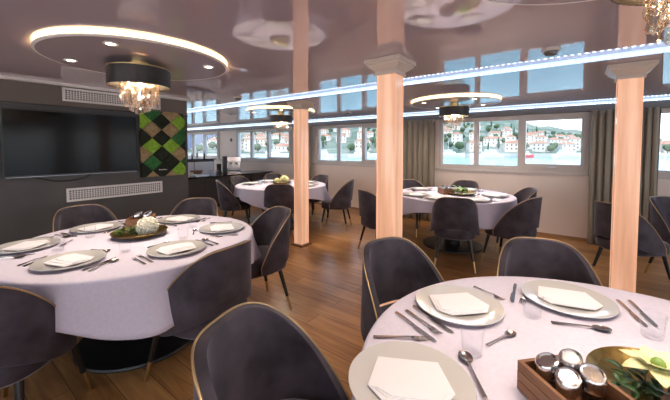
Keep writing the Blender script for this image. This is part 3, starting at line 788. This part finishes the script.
# ------------------------------------------------------------------ bar
r = thing('bar_counter', 'long charcoal bar counter with polished black top behind the bulkhead', 'counter', (0, 0, 0))
b = MB(); b.bb(2.7, 5.93, 6.74, 7.36, .06, .735)
for k in range(5): b.bb(2.72+k*.642, 2.72+k*.642+.63, 6.725, 6.74, .08, .72)
b.build('front_panels', M['counter_front'], r, smooth=False)
b = MB(); b.bb(2.75, 5.9, 6.8, 7.3, 0, .06); b.build('toe_kick', M['black'], r, smooth=False)
b = MB(); b.bb(2.66, 5.98, 6.66, 7.4, .735, .765); b.build('countertop', M['counter'], r, bevel=.004)
r = thing('back_counter', 'low dark back bar unit under the far left windows', 'counter', (0, 0, 0))
b = MB(); b.bb(3.6, 5.5, 8.75, 9.15, 0, 1.06); b.build('cabinet_body', M['counter_front'], r, smooth=False)
b = MB(); b.bb(3.55, 5.55, 8.7, 9.18, 1.06, 1.09); b.build('countertop', M['counter'], r, smooth=False)
for k in range(3):
    b = MB(); b.bb(3.64+k*.62, 3.64+k*.62+.6, 8.735, 8.75, .08, 1.0); d = b.build('cabinet_door', M['white'], r, smooth=False)
    t = MB(); t.cyl((3.66+k*.62, 8.72, .72), (3.66+k*.62, 8.72, .9), .006, n=8); t.build('handle', M['alu'], d)
# coffee machine
r = thing('coffee_machine', 'silver coffee machine with tall black side tank on the bar counter', 'coffee machine', (4.98, 7.12, .765), R(-37)+R(8))
b = MB(); b.bb(-.12, .22, -.14, .16, .0, .07); b.bb(-.12, .22, .0, .16, .07, .28); b.bb(-.12, .22, -.14, .16, .28, .42); b.build('body', M['chrome'], r, bevel=.008)
b = MB(); b.bb(-.22, -.125, -.1, .15, 0, .43); b.build('water_tank', M['black'], r, bevel=.008)
b = MB(); b.bb(-.1, .2, -.13, -.01, .071, .08); b.build('drip_tray', M['black'], r, smooth=False)
for xx in (-.03, .12):
    b = MB(); b.cyl((xx, -.07, .28), (xx, -.07, .225), .032, n=14); h = b.build('group_head', M['alu'], r)
    b = MB(); b.cyl((xx, -.10, .235), (xx, -.24, .225), .012, n=8); b.build('handle', M['black'], h)
b = MB(); b.tube([(.235, -.08, .3), (.27, -.1, .28), (.27, -.12, .12)], .005); b.build('steam_wand', M['chrome'], r)
def bottle(x, y, z, h, m, label, grp):
    b = MB(); s = h/.28
    b.lathe([(0, 0), (.034*s, 0), (.036*s, .006*s), (.036*s, .15*s), (.03*s, .175*s), (.013*s, .20*s), (.012*s, .262*s), (.0145*s, .263*s), (.0145*s, .28*s), (0, .28*s)], 16)
    o = b.build('bottle', m); o.location = (x, y, z); tag(o, label, 'bottle', grp)
M['bottle_green'] = mat('green_bottle', (.015, .05, .025), .1); M['bottle_dark'] = mat('dark_bottle', (.02, .012, .008), .1); M['cream'] = mat('cream_ceramic', (.7, .64, .55), .4)
for k in range(9):
    bottle(3.75+k*.19, 8.9+.05*(k % 2), 1.09, .18+.04*((k*5) % 3), [M['bottle_dark'], M['cream'], M['bottle_green']][k % 3], 'small %s bottle on the low back bar under the windows' % ['dark', 'pale', 'green'][k % 3], 'bottles on the back bar')
def cup(x, y, z, label, grp, s=1.0):
    r = thing('cup', label, 'cup', (x, y, z), 0, grp)
    b = MB(); b.lathe([(0, 0), (.022*s, 0), (.036*s, .03*s), (.040*s, .065*s), (.037*s, .065*s), (.03*s, .03*s), (0, .008*s)], 20); b.build('bowl', M['cream'], r)
    b = MB(); b.tube([(.037*s, 0, .055*s), (.058*s, 0, .05*s), (.056*s, 0, .028*s), (.034*s, 0, .022*s)], .004*s); b.build('handle', M['cream'], r)
cup(3.70, 6.92, .765, 'pale cup standing at the left end of the visible bar top', 'cups on the bar', 1.3)
cup(3.82, 7.02, .765, 'pale cup second from the left on the bar top', 'cups on the bar', 1.3)
for k, (x, y) in enumerate(((4.25, 6.95), (4.33, 7.0), (4.41, 6.95), (4.49, 7.02))):
    o = put('tumbler', GM, x, y, .766, 0, '%s of four glasses standing on the bar left of the coffee machine' % ('leftmost', 'second', 'third', 'rightmost')[k], 'glass', 'glasses on the bar'); o.scale = (1.2, 1.2, 1.25)
r = thing('serving_tray', 'flat pale tray lying on the bar between the cups and glasses', 'tray', (4.03, 7.0, .765), R(5))
b = MB(); b.bb(-.15, .15, -.1, .1, 0, .008); b.build('tray_base', M['alu'], r, smooth=False)
b = MB()
for a in ((-.16, .16, -.11, -.1), (-.16, .16, .1, .11), (-.16, -.15, -.1, .1), (.15, .16, -.1, .1)): b.bb(*a, 0, .025)
b.build('tray_rim', M['alu'], r, smooth=False)
r = thing('grinder', 'dark coffee grinder on the bar left of the coffee machine', 'coffee grinder', (4.66, 7.2, .765))
b = MB(); b.lathe([(0, 0), (.075, 0), (.075, .03), (.055, .05), (.055, .22), (.06, .24), (0, .24)], 20); b.build('body', M['black'], r)
b = MB(); b.lathe([(.045, .24), (.075, .34), (.075, .36), (0, .37)], 20); b.build('hopper', M['tumbler'], r)
r = thing('bread_basket', 'brown basket on the back of the bar counter', 'basket', (4.10, 7.28, .765))
b = MB(); b.lathe([(0, 0), (.09, 0), (.12, .09), (.115, .09), (.086, .008), (0, .008)], 24, sx=1.3); b.build('wall', M['wood'], r)
b = MB(); b.tube([(.1575*math.cos(2*PI*k/24), .118*math.sin(2*PI*k/24), .092) for k in range(24)], .007, 6, True); b.build('rim', M['wood'], r)
def switch(y, z, label):
    r = thing('wall_switch', label, 'switch', (XW, y, z))
    b = MB(); b.bb(-.012, 0, -.05, .05, -.05, .05); b.build('plate', M['black'], r, bevel=.003)
    b = MB(); b.bb(-.017, -.012, -.025, .025, -.03, .03); b.build('rocker', M['frame_dark'], r, bevel=.002)
switch(8.72, 1.66, 'dark square switch on the pale pier between the far windows')

# ------------------------------------------------------------------ outside: sea, town, hills
def W(rr, f): return (.6018*rr+.7986*f, -.7986*rr+.6018*f)
SEA = -3.0
def water_mat():
    m = mat('sea_water', (.035, .26, .30), .12, ior=1.33)
    tc = N(m, 'ShaderNodeTexCoord'); n = N(m, 'ShaderNodeTexNoise', Scale=.55, Detail=5.0, Roughness=.6); L(m, tc.outputs['Object'], n.inputs['Vector'])
    b = N(m, 'ShaderNodeBump', Strength=.55, Distance=.8); L(m, n.outputs[0], b.inputs['Height']); L(m, b.outputs[0], BS(m).inputs['Normal'])
    return m
b = MB(); b.add([(6.6, -400, SEA), (700, -400, SEA), (700, 700, SEA), (6.6, 700, SEA)], [(0, 1, 2, 3)]); struct('sea', b, water_mat(), smooth=False)
M['hill'] = noisy('hillside', [(.35, (.065, .095, .055)), (.5, (.11, .14, .085)), (.62, (.22, .22, .17))], .05, .9)
M['tree'] = noisy('tree_crown', [(.3, (.025, .05, .022)), (.7, (.075, .12, .05))], .6, .9)
M['cypress'] = noisy('cypress_crown', [(.3, (.018, .05, .022)), (.7, (.05, .10, .045))], .6, .9)
M['house'] = mat('house_plaster', (.56, .52, .46), .8); M['house2'] = mat('house_plaster_warm', (.54, .46, .38), .8)
M['roof'] = noisy('terracotta_roof', [(.3, (.30, .13, .07)), (.7, (.42, .20, .12))], 2, .85)
M['shutter'] = mat('dark_window', (.06, .075, .09), .3); M['quay'] = mat('quay_stone', (.40, .38, .34), .85); M['boat'] = mat('boat_white', (.82, .83, .85), .3)
M['bark'] = mat('bark', (.09, .06, .04), .9); M['redboat'] = mat('red_hull', (.6, .06, .06), .4); M['canvas'] = mat('navy_canvas', (.06, .085, .14), .8)
RID = [(60, 128), (183, 127), (240, 130), (300, 122), (340, 116), (400, 110), (450, 111), (510, 118), (530, 124), (560, 129), (590, 131), (640, 139), (670, 142), (760, 138)]
def ridge(t):      # slope ratio rr/f -> ridge rise over distance
    px = 335+318*t
    for (a, ya), (c, yc) in zip(RID, RID[1:]):
        if a <= px <= c: return (147.5-(ya+(yc-ya)*(px-a)/(c-a)))/318
    return (147.5-(RID[0][1] if px < RID[0][0] else RID[-1][1]))/318
D0, D1 = 150, 430
def ground(t, d):
    k = min(1, max(0, (d-D0)/(D1-D0))); zr = ridge(t)*D1+HC
    return SEA+1.2+(zr-SEA-1.2)*(k**1.15)*(1 if k < 1 else 1)
b = MB(); nu, nv = 90, 26; vs = []
for j in range(nv):
    d = D0+(D1*1.25-D0)*j/(nv-1)
    for i in range(nu):
        t = -1.1+2.5*i/(nu-1); x, y = W(t*d, d); z = ground(t, d)
        if d > D1: z = ground(t, D1)-(d-D1)*.3
        if 2 < j: z += 2.5*math.sin(i*1.7+j*.9)*math.sin(j*1.3-i*.6)*min(1, j/12)
        vs.append((x, y, z))
b.add(vs, [(j*nu+i, j*nu+i+1, (j+1)*nu+i+1, (j+1)*nu+i) for j in range(nv-1) for i in range(nu-1)])
struct('hills', b, M['hill'], angle=180)
b = MB(); 
for k in range(40):
    t0, t1 = -1.1+2.5*k/40, -1.1+2.5*(k+1)/40
    p = [W(t0*147, 147), W(t1*147, 147), W(t1*156, 156), W(t0*156, 156)]
    b.prism(p, SEA-1, SEA+1.5)
struct('quay', b, M['quay'], smooth=False)
def make_house(w, dp, h, wm, label):
    r = thing('house', label, 'house', (0, 0, 0), 0, 'houses across the water')
    b = MB(); b.bb(-w/2, w/2, -dp/2, dp/2, -3, h); b.build('walls', wm, r, smooth=False)
    b = MB(); e = .5; rh = 2.0; l = max(0, w/2-dp/2)
    vs = [(-w/2-e, -dp/2-e, h), (w/2+e, -dp/2-e, h), (w/2+e, dp/2+e, h), (-w/2-e, dp/2+e, h), (-l, 0, h+rh), (l+.01, 0, h+rh)]
    b.add(vs, [(0, 1, 5, 4), (1, 2, 5), (2, 3, 4, 5), (3, 0, 4), (3, 2, 1, 0)]); b.build('roof', M['roof'], r, smooth=False)
    for fl in range(int(h//2.9)):
        for k in range(int(w//3)):
            x = -w/2+w*(k+.5)/int(w//3); z = .9+fl*2.9
            c = MB(); c.bb(x-.5, x+.5, -dp/2-.06, -dp/2, z, z+1.4); c.build('window', M['shutter'], r, smooth=False)
    return r
HT = 'across the water, seen through the sea windows'
hp = [make_house(10, 7, 6, M['house'], 'pale two storey house with terracotta roof '+HT), make_house(13, 8, 6.2, M['house2'], 'wide peach coloured house with terracotta roof '+HT), make_house(8, 7, 9, M['house'], 'tall pale house with terracotta roof '+HT), make_house(16, 8, 3.5, M['house'], 'long low pale house with terracotta roof '+HT)]
rn = random.Random(21); first = [True]*4; placed = []
for k in range(400):
    if len(placed) >= 105: break
    t = rn.uniform(-.5, 1.1); d = D0+10+rn.random()**1.3*105
    if any(math.hypot((t-a)*d, d-c) < 13 for a, c in placed): continue
    placed.append((t, d)); i = rn.choice((0, 0, 1, 2, 3)); x, y = W(t*d, d); z = ground(t, d)+.6; rz = face(x, y)+rn.uniform(-.5, .5)
    if first[i]: hp[i].location = (x, y, z); hp[i].rotation_euler.z = rz; hp[i].scale = (.62, .62, .62); first[i] = False
    else: dup(hp[i], (x, y, z), rz, scale=(.62, .62, .62))
def make_tree(kind, label):
    r = thing('cypress_tree' if kind else 'leafy_tree', label, 'tree', (0, 0, 0), 0, 'trees across the water'); q = random.Random(kind+3)
    b = MB()
    if kind: b.lathe([(.2, 1.2), (1.1, 2.2), (1.3, 4.5), (1.0, 8), (.5, 11), (.02, 13)], 10)
    else:
        for k in range(9):
            a = q.random()*6.28; b.ball((2.2*math.cos(a)*q.random(), 2.2*math.sin(a)*q.random(), 3.5+q.random()*2.6), 1.9+q.random(), 9, 6)
    b.v = [tuple(c+q.uniform(-.22, .22) for c in v) for v in b.v]
    b.build('crown', M['cypress' if kind else 'tree'], r)
    t = MB(); t.cyl((0, 0, -2), (0, 0, 3), .25, n=7); t.build('trunk', M['bark'], r)
    return r
tp = [make_tree(0, 'round leafy tree among the houses '+HT), make_tree(1, 'slim dark cypress among the houses '+HT)]
f2 = [True, True]
for k in range(900):
    t = rn.uniform(-.5, 1.1); d = D0+7+rn.random()**1.2*150; i = 1 if k % 4 == 0 else 0
    if any(math.hypot((t-a)*d, d-c) < 7.6 for a, c in placed): continue
    placed.append((t, d))
    x, y = W(t*d, d); z = ground(t, d); s = rn.uniform(.38, .62)
    if f2[i]: tp[i].location = (x, y, z); tp[i].scale = (s, s, s); f2[i] = False
    else: dup(tp[i], (x, y, z), rn.random()*6, scale=(s, s, s))
def make_boat(label, hm):
    r = thing('boat', label, 'boat', (0, 0, 0), 0, 'boats along the quay')
    b = MB(); sec = [(-5, 1.2, 1.3), (-2, 1.5, 1.3), (2, 1.45, 1.4), (4.5, .8, 1.7), (5.8, .03, 1.9)]; vs = []
    for (x, w, h) in sec: vs += [(x, -w, h), (x, -w*.6, -.2), (x, w*.6, -.2), (x, w, h)]
    b.add(vs, [(j*4+i, j*4+(i+1) % 4, j*4+4+(i+1) % 4, j*4+4+i) for j in range(4) for i in range(4)]+[(3, 2, 1, 0)]); b.build('hull', hm, r, smooth=False)
    b = MB(); b.bb(-3, 1.6, -1.1, 1.1, 1.2, 2.3); b.bb(-2.6, .8, -.9, .9, 2.3, 3.1); b.build('cabin', M['boat'], r, bevel=.15)
    b = MB(); b.bb(-2.62, .82, -.92, .92, 2.5, 2.85); b.build('cabin_windows', M['shutter'], r, smooth=False)
    b = MB(); b.cyl((-.5, 0, 3), (-.5, 0, 6.5), .06, n=6); b.build('mast', M['alu'], r)
    return r
bp = make_boat('white motor boat moored along the far quay', M['boat'])
for k, (t, d) in enumerate(((-.32, 138), (-.19, 141), (-.05, 140), (.09, 138), (.23, 140), (.36, 141), (.48, 138), (.73, 139), (.86, 140), (1.0, 138))):
    x, y = W(t*d, d); rz = R(-53)+ (0.2 if k % 2 else PI)
    if k == 0: bp.location = (x, y, SEA); bp.rotation_euler.z = rz
    else: dup(bp, (x, y, SEA), rz, scale=(1.3, 1.3, 1.1))
rb = make_boat('boat with a red hull moored by the quay in the right sea window', M['redboat']); x, y = W(.605*139, 139); rb.scale = (.5, .7, .9); rb.location = (x, y, SEA); rb.rotation_euler.z = R(-53)
# navy canvas side screen of an awning on the quay alongside, and a white deck rail
r = thing('canvas_awning', 'navy canvas awning slanting past the far left windows outside', 'awning', (0, 0, 0))
b = MB(); b.prism([(19.6, 1.05), (15.0, 2.25), (15.0, 3.9), (21.5, 3.9)], 9.97, 10.03, lambda v: Vector((v.z, v.x, v.y))); b.build('canvas', M['canvas'], r, smooth=False)
b = MB(); b.cyl((10.1, 14.95, SEA-.5), (10.1, 14.95, 3.95), .05); b.cyl((10.1, 21.5, SEA-.5), (10.1, 21.5, 3.95), .05); b.build('posts', M['alu'], r)
r = thing('deck_rail', 'white deck rail outside the windows left of the farthest column', 'railing', (0, 0, 0))
b = MB(); b.cyl((7.35, 5.5, 1.10), (7.35, 13, 1.10), .02, n=8); b.cyl((7.35, 5.5, .8), (7.35, 13, .8), .012, n=8); b.build('rails', M['boat'], r)
for k in range(6):
    b = MB(); b.cyl((7.35, 5.6+k*1.4, 0), (7.35, 5.6+k*1.4, 1.1), .015, n=8); b.build('post', M['boat'], r)
b = MB(); b.bb(6.26, 7.5, -4.2, 13.2, -.3, -.02); struct('side_deck', b, M['quay'], smooth=False)

# ------------------------------------------------------------------ sky, sun, camera
w = bpy.data.worlds.new('sky'); SC.world = w; w.use_nodes = True; nt = w.node_tree
bg = nt.nodes['Background']; tc = nt.nodes.new('ShaderNodeTexCoord'); sp = nt.nodes.new('ShaderNodeSeparateXYZ'); rp = nt.nodes.new('ShaderNodeValToRGB')
nt.links.new(tc.outputs['Generated'], sp.inputs[0]); nt.links.new(sp.outputs[2], rp.inputs[0]); nt.links.new(rp.outputs[0], bg.inputs[0])
e = rp.color_ramp.elements; e[0].position = 0; e[0].color = (.96, .97, 1, 1); e[1].position = .7; e[1].color = (.34, .55, .92, 1)
x = e.new(.14); x.color = (.86, .92, 1, 1)
bg.inputs[1].default_value = 1.9
s = bpy.data.lights.new('sun', 'SUN'); s.energy = 1.7; s.angle = R(1); s.color = (1, .95, .86)
so = bpy.data.objects.new('sun', s); COL.objects.link(so)
so.rotation_euler = Vector((.80, .35, -1.0)).to_track_quat('-Z', 'Y').to_euler()
def lamp(kind, name, loc, e, col, size=.1, rot=None, spot=None):
    l = bpy.data.lights.new(name, kind); l.energy = e; l.color = col
    if kind == 'AREA': l.size = size
    else: l.shadow_soft_size = size
    if spot: l.spot_size = spot; l.spot_blend = .6
    o = bpy.data.objects.new(name, l); COL.objects.link(o); o.location = loc
    if rot: o.rotation_euler = rot
    return o
for k in TC:
    for q in range(4):
        a = R(-132+90*q); lamp('SPOT', 'downlight_lamp', (TC[k][0]+.47*math.cos(a), TC[k][1]+.47*math.sin(a), H-.045), 13, (1, .86, .72), .03, (0, 0, 0), R(110))
cam = bpy.data.cameras.new('camera'); co = bpy.data.objects.new('camera', cam); COL.objects.link(co)
cam.sensor_width = 36; cam.sensor_fit = 'HORIZONTAL'; cam.lens = 318/670*36; cam.shift_y = -39.3/670; cam.clip_start = .02; cam.clip_end = 2000
co.location = (0, 0, HC); co.rotation_euler = (PI/2-math.atan(.0413), 0, R(37-90))
SC.camera = co
SC.view_settings.view_transform = 'Standard'; SC.view_settings.look = 'None'; SC.view_settings.gamma = 1; SC.view_settings.use_curve_mapping = False
SC.view_settings.exposure = 1.0
SC.cycles.max_bounces = 10; SC.cycles.transparent_max_bounces = 24; SC.cycles.sample_clamp_indirect = 6; SC.cycles.use_denoising = True
SC.cycles.caustics_reflective = False; SC.cycles.caustics_refractive = False
